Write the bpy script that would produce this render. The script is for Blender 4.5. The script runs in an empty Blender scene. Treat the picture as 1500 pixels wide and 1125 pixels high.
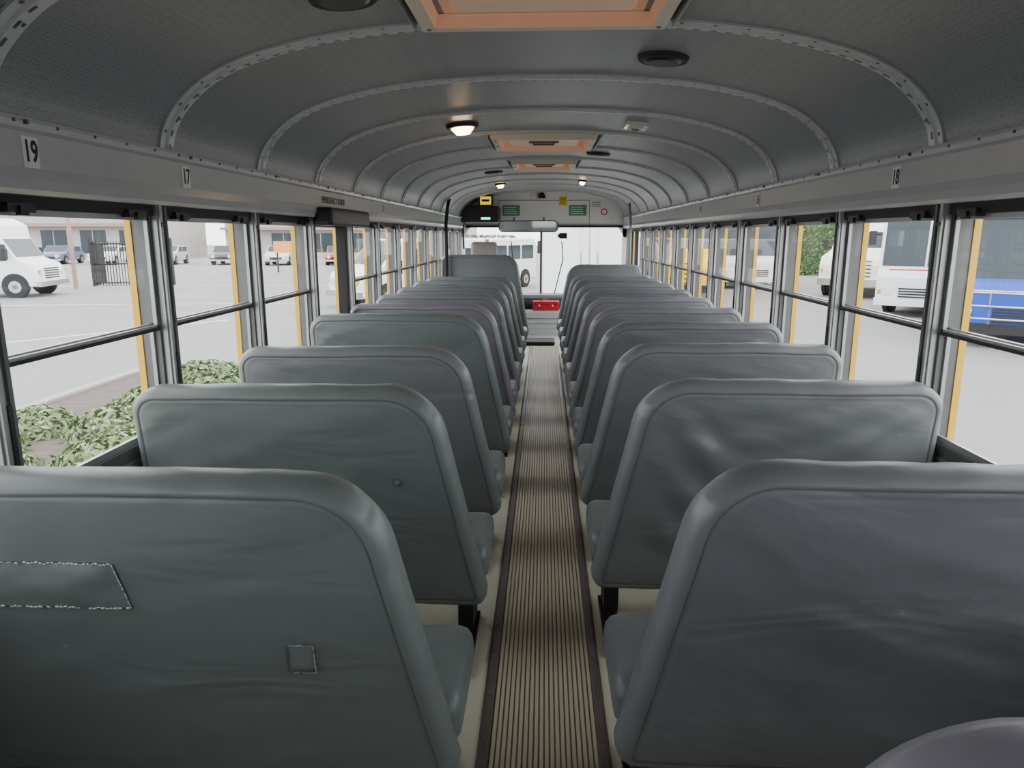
import bpy, bmesh, math, random
from mathutils import Vector, Matrix, noise
from mathutils.bvhtree import BVHTree
random.seed(7)
C=bpy.context.scene.collection
GZ=-0.95

# ---------------------------------------------------------------- materials
def mat(name,col,rough=0.6,metal=0.0,var=0.0,vs=6.0,bump=0.0,bs=40.0,emit=None,es=0.0,spec=0.5,coat=0.0):
    m=bpy.data.materials.new(name); m.use_nodes=True
    nt=m.node_tree; b=nt.nodes['Principled BSDF']
    b.inputs['Base Color'].default_value=(*col,1); b.inputs['Roughness'].default_value=rough
    b.inputs['Metallic'].default_value=metal
    b.inputs['Specular IOR Level'].default_value=spec
    b.inputs['Coat Weight'].default_value=coat
    tc=nt.nodes.new('ShaderNodeTexCoord')
    if var>0:
        n=nt.nodes.new('ShaderNodeTexNoise'); n.inputs['Scale'].default_value=vs; n.inputs['Detail'].default_value=5
        nt.links.new(tc.outputs['Object'],n.inputs['Vector'])
        r=nt.nodes.new('ShaderNodeMix'); r.data_type='RGBA'
        r.inputs[6].default_value=(*[c*(1-var) for c in col],1); r.inputs[7].default_value=(*[min(1,c*(1+var)) for c in col],1)
        nt.links.new(n.outputs['Fac'],r.inputs[0]); nt.links.new(r.outputs[2],b.inputs['Base Color'])
    if bump>0:
        n2=nt.nodes.new('ShaderNodeTexNoise'); n2.inputs['Scale'].default_value=bs; n2.inputs['Detail'].default_value=3
        nt.links.new(tc.outputs['Object'],n2.inputs['Vector'])
        bp=nt.nodes.new('ShaderNodeBump'); bp.inputs['Strength'].default_value=bump; bp.inputs['Distance'].default_value=0.01
        nt.links.new(n2.outputs['Fac'],bp.inputs['Height']); nt.links.new(bp.outputs['Normal'],b.inputs['Normal'])
    if emit:
        b.inputs['Emission Color'].default_value=(*emit,1); b.inputs['Emission Strength'].default_value=es
    return m

def glassmat(name,tint=(0.96,0.975,0.97)):
    m=bpy.data.materials.new(name); m.use_nodes=True; nt=m.node_tree; nt.nodes.clear()
    o=nt.nodes.new('ShaderNodeOutputMaterial'); mx=nt.nodes.new('ShaderNodeMixShader')
    t=nt.nodes.new('ShaderNodeBsdfTransparent'); t.inputs[0].default_value=(*tint,1)
    g=nt.nodes.new('ShaderNodeBsdfGlossy'); g.inputs['Roughness'].default_value=0.02
    f=nt.nodes.new('ShaderNodeLayerWeight'); p=nt.nodes.new('ShaderNodeMath'); p.operation='POWER'; p.inputs[1].default_value=5.0
    q=nt.nodes.new('ShaderNodeMath'); q.operation='MULTIPLY_ADD'; q.inputs[1].default_value=0.45; q.inputs[2].default_value=0.025
    nt.links.new(f.outputs['Facing'],p.inputs[0]); nt.links.new(p.outputs[0],q.inputs[0])
    nt.links.new(q.outputs[0],mx.inputs[0]); nt.links.new(t.outputs[0],mx.inputs[1]); nt.links.new(g.outputs[0],mx.inputs[2])
    nt.links.new(mx.outputs[0],o.inputs[0]); return m

M={}
M['glass']=glassmat('window_glass')
M['glassd']=glassmat('rear_dimmed_glass',(0.45,0.47,0.47))  # tint added to cut light from behind onto the seat backs
M['alu']=mat('brushed_aluminium',(0.42,0.43,0.43),0.36,0.55,0.18,14)
M['alud']=mat('window_channel_grey',(0.15,0.155,0.155),0.5,0.3,0.15,12)
M['black']=mat('black_rubber',(0.015,0.015,0.016),0.6)
M['blackp']=mat('black_plastic',(0.02,0.02,0.022),0.4)
M['yellow']=mat('bus_yellow_paint',(0.85,0.50,0.035),0.4,0,0.05,3)
M['header']=mat('header_grey_paint',(0.55,0.56,0.56),0.28,0.1,0.06,8)
M['panelgrey']=mat('sidewall_grey',(0.30,0.32,0.31),0.5,0.1,0.1,5)
M['rib']=mat('rib_grey',(0.60,0.61,0.62),0.36,0.1,0.08,20)
M['rivet']=mat('rivet_dark',(0.14,0.14,0.145),0.5,0.4)
M['floorc']=mat('cream_floor_vinyl',(0.74,0.72,0.58),0.42,0,0.12,5)
M['trimd']=mat('aisle_edge_trim',(0.20,0.165,0.155),0.4,0.3,0.3,20)
M['frame']=mat('seat_frame_black',(0.012,0.012,0.012),0.45,0.3)
M['cream']=mat('cream_plastic',(0.74,0.67,0.57),0.5)
M['lid']=mat('hatch_lid_glow',(0.80,0.57,0.45),0.5,0,0.12,4,emit=(0.9,0.6,0.45),es=0.08)  # faint emission stands in for daylight through the translucent lid
M['peach']=mat('hatch_peach_glow',(0.78,0.45,0.31),0.5,0,0.15,5,emit=(0.9,0.5,0.3),es=0.12)  # emission imitates daylight glowing through the hatch surround
M['bulk']=mat('bulkhead_cream',(0.88,0.87,0.84),0.5,0,0.03,4)
M['screw']=mat('screw_steel',(0.3,0.3,0.3),0.3,0.9)
M['lampon']=mat('lamp_lens_lit',(1,0.8,0.6),0.4,emit=(1.0,0.66,0.38),es=20)
M['lampoff']=mat('lamp_lens_clear',(0.75,0.75,0.73),0.2)
M['white']=mat('white_paint',(0.84,0.85,0.86),0.3,0,0.03,2)
M['vglass']=mat('vehicle_glass',(0.035,0.05,0.06),0.12,0.0,spec=0.3)
M['tyre']=mat('tyre_rubber',(0.02,0.02,0.02),0.8)
M['chrome']=mat('chrome',(0.6,0.6,0.6),0.2,0.9)
M['hl']=mat('headlight_lens',(0.8,0.8,0.78),0.1)
M['red']=mat('red_plastic',(0.65,0.015,0.03),0.35)
M['blue']=mat('blue_paint',(0.02,0.07,0.42),0.25,0,0.03,2)
M['mirror']=mat('mirror_glass',(0.75,0.78,0.8),0.04,1.0)
M['green']=mat('green_sign',(0.10,0.30,0.16),0.5)
M['ysign']=mat('yellow_sign',(0.85,0.65,0.05),0.5)
M['wsign']=mat('white_sticker',(0.85,0.85,0.82),0.5)
M['ink']=mat('ink_black',(0.02,0.02,0.02),0.6)
M['led']=mat('green_led',(0.0,0.5,0.3),0.4,emit=(0.05,1,0.55),es=3)
M['ydisp']=mat('amber_display',(0.6,0.4,0.02),0.4,emit=(1,0.7,0.05),es=0.9)
M['dash']=mat('dash_grey',(0.09,0.09,0.095),0.5)
M['cover']=mat('engine_cover_grey',(0.55,0.56,0.56),0.6,0,0.08,6)
M['leaf']=mat('ivy_leaf',(0.14,0.205,0.085),0.55,0,0.35,2.5,spec=0.3)
M['leaf2']=mat('hedge_leaf',(0.07,0.12,0.045),0.6,0,0.4,3,spec=0.3)
M['mulch']=mat('mulch_soil',(0.11,0.09,0.078),0.95,0,0.5,9,0.5,30)
M['conc']=mat('concrete_curb',(0.33,0.32,0.305),0.85,0,0.12,5)
M['line']=mat('road_marking_white',(0.70,0.70,0.68),0.7,0,0.06,4)
M['brick']=mat('brick_wall',(0.34,0.22,0.19),0.8,0,0.2,1)
M['stucco']=mat('stucco_wall',(0.45,0.43,0.40),0.8,0,0.08,1)
M['orange']=mat('orange_paint',(0.85,0.33,0.06),0.5)
M['amber']=mat('amber_lens',(0.8,0.3,0.03),0.3)
M['thread']=mat('torn_thread',(0.55,0.58,0.55),0.8)
M['outroof']=mat('roof_white',(0.7,0.7,0.7),0.5)
M['asphalt']=mat('asphalt',(0.225,0.225,0.224),0.8,0,0.16,0.6,0.25,60)

def ceilmat():
    m=mat('ceiling_perforated_grey',(0.3,0.31,0.31),0.40,0.12)
    nt=m.node_tree; b=nt.nodes['Principled BSDF']; tc=nt.nodes.new('ShaderNodeTexCoord')
    v=nt.nodes.new('ShaderNodeTexVoronoi'); v.inputs['Scale'].default_value=150; v.inputs['Randomness'].default_value=0.5
    nt.links.new(tc.outputs['Object'],v.inputs['Vector'])
    r=nt.nodes.new('ShaderNodeValToRGB'); r.color_ramp.elements[0].position=0.15; r.color_ramp.elements[0].color=(0.18,0.186,0.192,1)
    r.color_ramp.elements[1].position=0.45; r.color_ramp.elements[1].color=(0.29,0.302,0.31,1)
    nt.links.new(v.outputs['Distance'],r.inputs[0]); nt.links.new(r.outputs[0],b.inputs['Base Color'])
    bp=nt.nodes.new('ShaderNodeBump'); bp.inputs['Strength'].default_value=0.2; bp.inputs['Distance'].default_value=0.002
    nt.links.new(v.outputs['Distance'],bp.inputs['Height']); nt.links.new(bp.outputs[0],b.inputs['Normal'])
    return m
M['ceil']=ceilmat()
M['aisle']=mat('ribbed_aisle_rubber',(0.60,0.535,0.41),0.42,0,0.14,2.0)
M['groove']=mat('ribbed_aisle_groove',(0.27,0.235,0.175),0.6,0,0.15,2.0)

def vinyl(name,col,seed):
    m=mat(name,col,0.40,0,0.0,3.5,0.0,spec=0.5)
    nt=m.node_tree; b=nt.nodes['Principled BSDF']; tc=nt.nodes.new('ShaderNodeTexCoord')
    g=nt.nodes.new('ShaderNodeTexNoise'); g.inputs['Scale'].default_value=2.6; g.inputs['Detail'].default_value=5; nt.links.new(tc.outputs['Object'],g.inputs['Vector'])
    r1=nt.nodes.new('ShaderNodeMix'); r1.data_type='RGBA'; r1.inputs[6].default_value=(*[c*0.82 for c in col],1); r1.inputs[7].default_value=(*[c*1.14 for c in col],1)
    nt.links.new(g.outputs['Fac'],r1.inputs[0])
    mp0=nt.nodes.new('ShaderNodeMapping'); mp0.inputs['Scale'].default_value=(1,1,2.3); mp0.inputs['Location'].default_value=(seed*3,0,seed); nt.links.new(tc.outputs['Object'],mp0.inputs[0])
    s=nt.nodes.new('ShaderNodeTexNoise'); s.inputs['Scale'].default_value=17; s.inputs['Detail'].default_value=8; s.inputs['Roughness'].default_value=0.72; nt.links.new(mp0.outputs[0],s.inputs['Vector'])
    rp=nt.nodes.new('ShaderNodeValToRGB'); rp.color_ramp.elements[0].position=0.64; rp.color_ramp.elements[0].color=(0,0,0,1); rp.color_ramp.elements[1].position=0.74; rp.color_ramp.elements[1].color=(0.6,0.6,0.6,1)
    nt.links.new(s.outputs['Fac'],rp.inputs[0])
    r2=nt.nodes.new('ShaderNodeMix'); r2.data_type='RGBA'; r2.inputs[7].default_value=(*[min(1,c*1.6+0.03) for c in col],1)
    nt.links.new(rp.outputs[0],r2.inputs[0]); nt.links.new(r1.outputs[2],r2.inputs[6]); nt.links.new(r2.outputs[2],b.inputs['Base Color'])
    n=nt.nodes.new('ShaderNodeTexNoise'); n.inputs['Scale'].default_value=450; n.inputs['Detail'].default_value=2
    mp=nt.nodes.new('ShaderNodeMapping'); mp.inputs['Location'].default_value=(seed,seed*2,0); mp.inputs['Scale'].default_value=(1.5,1.5,4.0)
    mp.inputs['Rotation'].default_value=(0,0.25,0)
    nt.links.new(tc.outputs['Object'],mp.inputs[0])
    n2=nt.nodes.new('ShaderNodeTexNoise'); n2.inputs['Scale'].default_value=1.5; n2.inputs['Detail'].default_value=2.5; n2.inputs['Distortion'].default_value=1.0
    nt.links.new(tc.outputs['Object'],n.inputs['Vector']); nt.links.new(mp.outputs[0],n2.inputs['Vector'])
    b1=nt.nodes.new('ShaderNodeBump'); b1.inputs['Strength'].default_value=0.12; b1.inputs['Distance'].default_value=0.001
    b2=nt.nodes.new('ShaderNodeBump'); b2.inputs['Strength'].default_value=0.5; b2.inputs['Distance'].default_value=0.03
    nt.links.new(n.outputs['Fac'],b1.inputs['Height']); nt.links.new(n2.outputs['Fac'],b2.inputs['Height'])
    nt.links.new(b1.outputs[0],b2.inputs['Normal']); nt.links.new(b2.outputs[0],b.inputs['Normal'])
    return m
V_L=vinyl('vinyl_green_grey',(0.168,0.195,0.194),1)
V_R=vinyl('vinyl_blue_grey',(0.166,0.176,0.193),3)
V_P=vinyl('vinyl_purple_grey',(0.215,0.208,0.245),5)
V_G=vinyl('vinyl_slate',(0.188,0.202,0.213),8)
M['seam']=mat('vinyl_seam',(0.11,0.12,0.124),0.6)

# ---------------------------------------------------------------- mesh builder
class MB:
    def __init__(s): s.v=[];s.f=[];s.m=[];s.sm=[];s.mats=[]
    def mi(s,m):
        if m not in s.mats: s.mats.append(m)
        return s.mats.index(m)
    def add(s,vs,fs,m,smooth=False):
        o=len(s.v); s.v+= [tuple(v) for v in vs]; k=s.mi(m)
        for f in fs: s.f.append([i+o for i in f]); s.m.append(k); s.sm.append(smooth)
    def box(s,x0,x1,y0,y1,z0,z1,m,mx=None):
        vs=[(x,y,z) for x in (x0,x1) for y in (y0,y1) for z in (z0,z1)]
        if mx: vs=[mx@Vector(v) for v in vs]
        s.add(vs,[(0,1,3,2),(4,6,7,5),(0,4,5,1),(2,3,7,6),(0,2,6,4),(1,5,7,3)],m)
    def prism(s,pts,axis,a,b,m,smooth=False,caps=True):
        n=len(pts)
        def P(p,t):
            if axis=='y': return (p[0],t,p[1])
            if axis=='x': return (t,p[0],p[1])
            return (p[0],p[1],t)
        vs=[P(p,a) for p in pts]+[P(p,b) for p in pts]
        fs=[(i,(i+1)%n,(i+1)%n+n,i+n) for i in range(n)]
        if caps: fs+=[tuple(range(n)),tuple(range(n,2*n))]
        s.add(vs,fs,m,smooth)
    def cyl(s,c,r,h,axis,m,n=16,r2=None,smooth=True):
        r2=r if r2 is None else r2
        vs=[]
        for k,(rr,t) in enumerate(((r,-h/2),(r2,h/2))):
            for i in range(n):
                a=2*math.pi*i/n; u=rr*math.cos(a); w=rr*math.sin(a)
                d={'x':(t,u,w),'y':(u,t,w),'z':(u,w,t)}[axis]
                vs.append((c[0]+d[0],c[1]+d[1],c[2]+d[2]))
        s.add(vs,[(i,(i+1)%n,(i+1)%n+n,i+n) for i in range(n)],m,smooth)
        s.add(vs[:n],[tuple(range(n))],m); s.add(vs[n:],[tuple(range(n))],m)
    def tube(s,path,r,m,n=8):
        P=[Vector(p) for p in path]; rings=[]
        for i,p in enumerate(P):
            d=(P[min(i+1,len(P)-1)]-P[max(i-1,0)]).normalized()
            a=Vector((0,0,1)) if abs(d.z)<0.9 else Vector((1,0,0))
            u=d.cross(a).normalized(); w=d.cross(u)
            rings.append([p+u*r*math.cos(2*math.pi*k/n)+w*r*math.sin(2*math.pi*k/n) for k in range(n)])
        vs=[v for R in rings for v in R]; fs=[]
        for i in range(len(P)-1):
            for k in range(n): fs.append((i*n+k,i*n+(k+1)%n,(i+1)*n+(k+1)%n,(i+1)*n+k))
        fs.append(tuple(range(n))); fs.append(tuple(range((len(P)-1)*n,len(P)*n)))
        s.add(vs,fs,m,True)
    def quad(s,a,b,c,d,m): s.add([a,b,c,d],[(0,1,2,3)],m)
    def build(s,name,parent=None,bevel=0,loc=(0,0,0),rot=0,segs=2,recalc=True):
        me=bpy.data.meshes.new(name); me.from_pydata(s.v,[],s.f)
        for m in s.mats: me.materials.append(m)
        me.polygons.foreach_set('material_index',s.m); me.polygons.foreach_set('use_smooth',s.sm)
        if recalc:
            bm=bmesh.new(); bm.from_mesh(me); bmesh.ops.recalc_face_normals(bm,faces=bm.faces); bm.to_mesh(me); bm.free()
        ob=bpy.data.objects.new(name,me); C.objects.link(ob)
        ob.location=loc; ob.rotation_euler=(0,0,rot)
        if parent: ob.parent=parent
        if bevel>0:
            b=ob.modifiers.new('bevel','BEVEL'); b.width=bevel; b.segments=segs; b.limit_method='ANGLE'; b.angle_limit=math.radians(40)
        return ob
def empty(name,loc=(0,0,0),rot=0):
    e=bpy.data.objects.new(name,None); C.objects.link(e); e.location=loc; e.rotation_euler=(0,0,rot); e.empty_display_size=0.1; return e
def text(name,body,size,loc,rot,m,parent=None):
    cu=bpy.data.curves.new(name,'FONT'); cu.body=body; cu.size=size; cu.align_x='CENTER'; cu.align_y='CENTER'; cu.extrude=0.0004
    cu.materials.append(m); o=bpy.data.objects.new(name,cu); C.objects.link(o); o.location=loc; o.rotation_euler=rot
    if parent: o.parent=parent
    return o

# ---------------------------------------------------------------- bus shell
YB,YF=-0.72,10.0
half=[(0,1.905),(0.28,1.898),(0.57,1.872),(0.80,1.822),(0.94,1.765),(1.03,1.692),(1.075,1.625),(1.092,1.56)]
def catmull(P,n):
    out=[]
    for i in range(len(P)-1):
        p0=P[max(i-1,0)];p1=P[i];p2=P[i+1];p3=P[min(i+2,len(P)-1)]
        if i==0: p0=(-P[1][0],P[1][1])
        for k in range(n):
            t=k/n
            out.append(tuple(0.5*((2*p1[j])+(-p0[j]+p2[j])*t+(2*p0[j]-5*p1[j]+4*p2[j]-p3[j])*t*t+(-p0[j]+3*p1[j]-3*p2[j]+p3[j])*t**3) for j in (0,1)))
    out.append(P[-1]); return out
hp=catmull(half,6)
prof=[(-x,z) for x,z in reversed(hp)][:-1]+hp
def pnorm(i):
    a=prof[max(i-1,0)]; b=prof[min(i+1,len(prof)-1)]
    tx,tz=b[0]-a[0],b[1]-a[1]; l=math.hypot(tx,tz); return (tz/l,-tx/l)
mb=MB(); n=len(prof)
ys=[YB-0.02]+[0.7*k for k in range(0,15)]+[YF+0.05]
vs=[(p[0],y,p[1]) for y in ys for p in prof]
fs=[(j*n+i,j*n+i+1,(j+1)*n+i+1,(j+1)*n+i) for j in range(len(ys)-1) for i in range(n-1)]
mb.add(vs,fs,M['ceil'],True)
vs=[(p[0]-pnorm(i)[0]*0.06,y,p[1]-pnorm(i)[1]*0.06) for y in (YB-0.03,YF+0.06) for i,p in enumerate(prof)]
mb.add(vs,[(i,i+1,n+i+1,n+i) for i in range(n-1)],M['outroof'],True)
mb.build('ceiling',recalc=False)

def surfz(x):
    for i in range(n-1):
        if prof[i][0]<=x<=prof[i+1][0]:
            t=(x-prof[i][0])/(prof[i+1][0]-prof[i][0]); return prof[i][1]*(1-t)+prof[i+1][1]*t
    return 1.6
def surfslope(x): return (surfz(x+0.02)-surfz(x-0.02))/0.04

ribY=[2.1+0.7*k for k in range(-3,12)]
cs=[(-0.036,0.0),(-0.036,0.006),(-0.012,0.006),(-0.009,0.013),(0.009,0.013),(0.012,0.006),(0.036,0.006),(0.036,0.0)]
for q,y0 in enumerate(ribY):
    mb=MB(); vs=[]
    for i,p in enumerate(prof):
        nx,nz=pnorm(i)
        for (dy,e) in cs: vs.append((p[0]+nx*e,y0+dy,p[1]+nz*e))
    m8=len(cs)
    fs=[(i*m8+k,i*m8+k+1,(i+1)*m8+k+1,(i+1)*m8+k) for i in range(n-1) for k in range(m8-1)]
    mb.add(vs,fs,M['rib'],False)
    acc=0;last=prof[0];nxt=0.02;cnt=0
    for i in range(1,n):
        p=prof[i]; d=math.hypot(p[0]-last[0],p[1]-last[1])
        while acc+d>=nxt:
            t=(nxt-acc)/d; x=last[0]+(p[0]-last[0])*t; z=last[1]+(p[1]-last[1])*t
            nx,nz=pnorm(i); tx,tz=-nz,nx
            for (dy,e,L,W) in ((0.0 ,0.0145,0.010,0.0035),(-0.023 if cnt%2 else 0.023,0.0075,0.0045,0.0045)):
                vv=[]
                for s1,s2 in ((-1,-1),(1,-1),(1,1),(-1,1)):
                    vv.append((x+nx*e+tx*L*s1,y0+dy+W*s2,z+nz*e+tz*L*s1))
                mb.add(vv,[(0,1,2,3)],M['rivet'])
            nxt+=0.045;cnt+=1
        acc+=d; last=p
    mb.build('trim_%d'%(q+1),recalc=False)

def sidewall(side):
    s=-1 if side=='left' else 1
    mb=MB()
    hdr=[(1.098,1.60),(1.090,1.575),(1.070,1.570),(1.066,1.560),(1.070,1.548),(1.086,1.542),(1.085,1.47),(1.078,1.445),(1.085,1.425),(1.10,1.415),(1.21,1.415),(1.21,1.60)]
    mb.prism([(s*x,z) for x,z in hdr],'y',YB,YF,M['header'])
    mb.box(min(s*1.21,s*1.225),max(s*1.21,s*1.225),YB,YF,1.39,1.66,M['yellow'])
    doorY=(8.55,9.75) if side=='right' else None
    segs=[(YB,YF)] if not doorY else [(YB,doorY[0]),(doorY[1],YF)]
    for a,b in segs:
        mb.box(min(s*1.150,s*1.205),max(s*1.150,s*1.205),a,b,0.0,0.715,M['panelgrey'])
        mb.box(min(s*1.205,s*1.225),max(s*1.205,s*1.225),a,b,-0.5,0.73,M['yellow'])
        mb.box(min(s*1.148,s*1.21),max(s*1.148,s*1.21),a,b,0.705,0.725,M['alud'])
        mb.box(min(s*1.13,s*1.15),max(s*1.13,s*1.15),a,b,0.0,0.10,M['alud'])
    for y0 in ribY+[-0.7]:
        if doorY and doorY[0]<y0<doorY[1]: continue
        mb.box(min(s*1.122,s*1.165),max(s*1.122,s*1.165),y0-0.024,y0+0.024,0.72,1.42,M['alu'])
        mb.box(min(s*1.114,s*1.122),max(s*1.114,s*1.122),y0-0.018,y0-0.004,0.72,1.42,M['alu'])
        mb.box(min(s*1.114,s*1.122),max(s*1.114,s*1.122),y0+0.010,y0+0.022,0.72,1.42,M['alud'])
        mb.box(min(s*1.165,s*1.205),max(s*1.165,s*1.205),y0-0.016,y0+0.016,0.70,1.42,M['alud'])
        mb.box(min(s*1.205,s*1.225),max(s*1.205,s*1.225),y0-0.020,y0+0.020,0.70,1.42,M['yellow'])
        mb.box(min(s*1.110,s*1.115),max(s*1.110,s*1.115),y0-0.004,y0+0.008,0.84,0.98,M['blackp'])
        mb.cyl((s*1.066,y0+0.1,1.559),0.005,0.012,'x',M['rivet'],8)
        mb.cyl((s*1.112,y0-0.010,1.36),0.006,0.006,'x',M['rivet'],8)
    for k in range(80):
        y=YB+0.06+k*0.133
        if y<YF: mb.cyl((s*1.067,y,1.559),0.004,0.006,'x',M['rivet'],6)
    mb.build('wall_'+side)
sidewall('left'); sidewall('right')

def window(side,y0,idx):
    s=-1 if side=='left' else 1
    mb=MB()
    a=y0+0.026; b=y0+0.7-0.026
    def fr(x0,x1,ya,yb,za,zb,m): mb.box(min(s*x0,s*x1),max(s*x0,s*x1),ya,yb,za,zb,m)
    fr(1.140,1.175,a,a+0.008,0.725,1.415,M['alud']); fr(1.140,1.175,b-0.008,b,0.725,1.415,M['alud'])
    fr(1.13,1.18,a,b,1.385,1.415,M['black']); fr(1.148,1.18,a,b,0.725,0.742,M['alud'])
    t=0.008
    for (xa,xb,za,zb) in ((1.142,1.153,1.050,1.385),(1.157,1.168,0.742,1.072)):
        fr(xa,xb,a+0.008,a+0.008+t,za,zb,M['alu']); fr(xa,xb,b-0.008-t,b-0.008,za,zb,M['alu'])
        fr(xa,xb,a+0.008,b-0.008,za,za+0.018,M['alu']); fr(xa,xb,a+0.008,b-0.008,zb-0.014,zb,M['alu'])
        xm=s*(xa+xb)/2
        mb.quad((xm,a+0.014,za+0.01),(xm,b-0.014,za+0.01),(xm,b-0.014,zb-0.01),(xm,a+0.014,zb-0.01),M['glass'])
    fr(1.134,1.142,a+0.012,b-0.012,1.052,1.062,M['black'])
    for yy in (a+0.06,b-0.14):
        fr(1.118,1.142,yy,yy+0.085,1.378,1.398,M['blackp']); fr(1.112,1.125,yy+0.03,yy+0.055,1.372,1.392,M['blackp'])
    mb.build('window_%d'%idx)
idx=1
for k in range(-4,11):
    y0=2.1+0.7*k
    if abs(y0-3.5)>0.01:
        window('left',y0,idx); idx+=1
for k in range(-4,11):
    y0=2.1+0.7*k
    if y0<8.3: window('right',y0,idx); idx+=1

mb=MB()
mb.box(-1.175,-1.145,3.53,3.55,0.1,1.41,M['alud']); mb.box(-1.175,-1.145,4.145,4.17,0.1,1.41,M['alud'])
mb.box(-1.19,-1.145,3.53,4.17,1.37,1.415,M['alud']); mb.box(-1.19,-1.15,3.53,4.17,0.72,0.80,M['alud'])
mb.box(-1.15,-1.10,3.98,4.03,0.72,1.41,M['black'])
mb.quad((-1.16,3.55,0.80),(-1.16,4.14,0.80),(-1.16,4.14,1.375),(-1.16,3.55,1.375),M['glass'])
mb.build('door_1')
mb=MB(); mb.box(-1.095,-1.005,3.44,4.20,1.375,1.462,M['blackp'])
mb.build('door_head_pad',bevel=0.02,segs=3)

mb=MB()
for y in (8.58,9.13,9.17,9.70):
    mb.box(1.15,1.19,y,y+0.035,-0.3,1.41,M['black'])
for z in (-0.3,0.5,1.37): mb.box(1.15,1.19,8.58,9.73,z,z+0.05,M['black'])
mb.quad((1.17,8.6,-0.3),(1.17,9.7,-0.3),(1.17,9.7,1.38),(1.17,8.6,1.38),M['glass'])
mb.build('door_2')

mb=MB()
mb.box(-1.2,1.2,YB-0.06,YB,0,0.90,M['panelgrey']); mb.box(-1.2,1.2,YB-0.06,YB,1.44,1.97,M['panelgrey'])
for a,b in ((-1.2,-0.34),(0.34,1.2)): mb.box(a,b,YB-0.06,YB,0.90,1.44,M['panelgrey'])  # unseen solid sides, rear side windows left out to darken the seat backs
mb.build('wall_rear')
mb=MB()
for a,b in ((-0.34,0.34),):
    mb.quad((a,YB-0.03,0.90),(b,YB-0.03,0.90),(b,YB-0.03,1.44),(a,YB-0.03,1.44),M['glassd'])
    mb.box(a,b,YB-0.04,YB+0.005,0.90,0.92,M['black']); mb.box(a,b,YB-0.04,YB+0.005,1.42,1.44,M['black'])
    mb.box(a,a+0.02,YB-0.04,YB+0.005,0.90,1.44,M['black']); mb.box(b-0.02,b,YB-0.04,YB+0.005,0.90,1.44,M['black'])
mb.build('window_%d'%idx); idx+=1

mb=MB()
mb.box(-1.2,1.2,YF,YF+0.06,1.46,1.97,M['bulk'])
mb.box(-1.2,1.2,YF-0.01,YF+0.0,1.46,1.475,M['alu'])
mb.box(-1.2,-1.10,YF,YF+0.08,0,1.46,M['bulk']); mb.box(1.08,1.2,YF,YF+0.08,0,1.46,M['bulk'])
mb.box(-1.2,1.2,YF,YF+0.08,-0.3,0.5,M['dash'])
mb.box(-0.05,-0.02,YF+0.01,YF+0.05,0.5,1.46,M['alud'])
for s in (-1,1):
    mb.prism([(s*1.2,1.46),(s*0.98,1.46),(s*1.05,1.40),(s*1.10,1.30),(s*1.2,1.30)],'y',YF-0.0,YF+0.05,M['bulk'])
for x in (-0.62,0.62): mb.box(x-0.003,x+0.003,YF-0.004,YF,1.48,1.80,M['alud'])
mb.box(-0.62,0.62,YF-0.004,YF,1.79,1.796,M['alud'])
mb.build('wall_front')
mb=MB()
for a,b in ((-1.1,-0.05),(-0.02,1.08)):
    mb.quad((a,YF+0.03,0.5),(b,YF+0.03,0.5),(b,YF+0.03,1.46),(a,YF+0.03,1.46),M['glass'])
    mb.box(a,b,YF+0.0,YF+0.05,0.5,0.53,M['black']); mb.box(a,b,YF+0.0,YF+0.05,1.43,1.46,M['black'])
for x in (-0.55,0.15): mb.tube([(x,YF+0.05,0.5),(x+0.12,YF+0.05,1.0),(x+0.1,YF+0.05,1.25)],0.008,M['black'])
mb.build('window_%d'%idx)

mb=MB()
mb.box(-1.148,1.148,YB,8.7,-0.06,0.0,M['floorc']); mb.box(-1.148,0.45,8.7,YF,-0.06,0.0,M['cover'])
mb.box(0.45,1.148,8.7,YF,-0.36,-0.30,M['cover']); mb.box(0.43,0.45,8.7,YF,-0.3,0.0,M['dash'])
mb.build('floor')
AX=0.018
mb=MB()
N=20; hwid=0.143; w=2*hwid/N; Y0,Y1=YB+0.01,8.55
def strip_(xa,za,xb,zb,m): mb.quad((AX+xa,Y0,za),(AX+xb,Y0,zb),(AX+xb,Y1,zb),(AX+xa,Y1,za),m)
for k in range(N):
    x=-hwid+k*w
    strip_(x,0.002,x+0.0035,0.002,M['groove']); strip_(x+0.0035,0.002,x+0.0045,0.0065,M['aisle'])
    strip_(x+0.0045,0.0065,x+w-0.001,0.0065,M['aisle']); strip_(x+w-0.001,0.0065,x+w,0.002,M['aisle'])
mb.build('aisle_runner',recalc=False)
mb=MB()
for s in (-1,1):
    mb.prism([(AX+s*x,z) for x,z in ((0.141,0.0),(0.144,0.009),(0.150,0.011),(0.166,0.011),(0.174,0.007),(0.176,0.0))],'y',YB,8.55,M['trimd'])
    for k in range(48): mb.cyl((AX+s*0.158,YB+0.1+k*0.19,0.0115),0.006,0.003,'z',M['screw'],8)
mb.build('trim_aisle_edge')
mb=MB(); mb.box(-0.22,0.15,8.62,9.0,0.0,0.05,M['black']); mb.build('step_mat',bevel=0.02)

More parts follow.
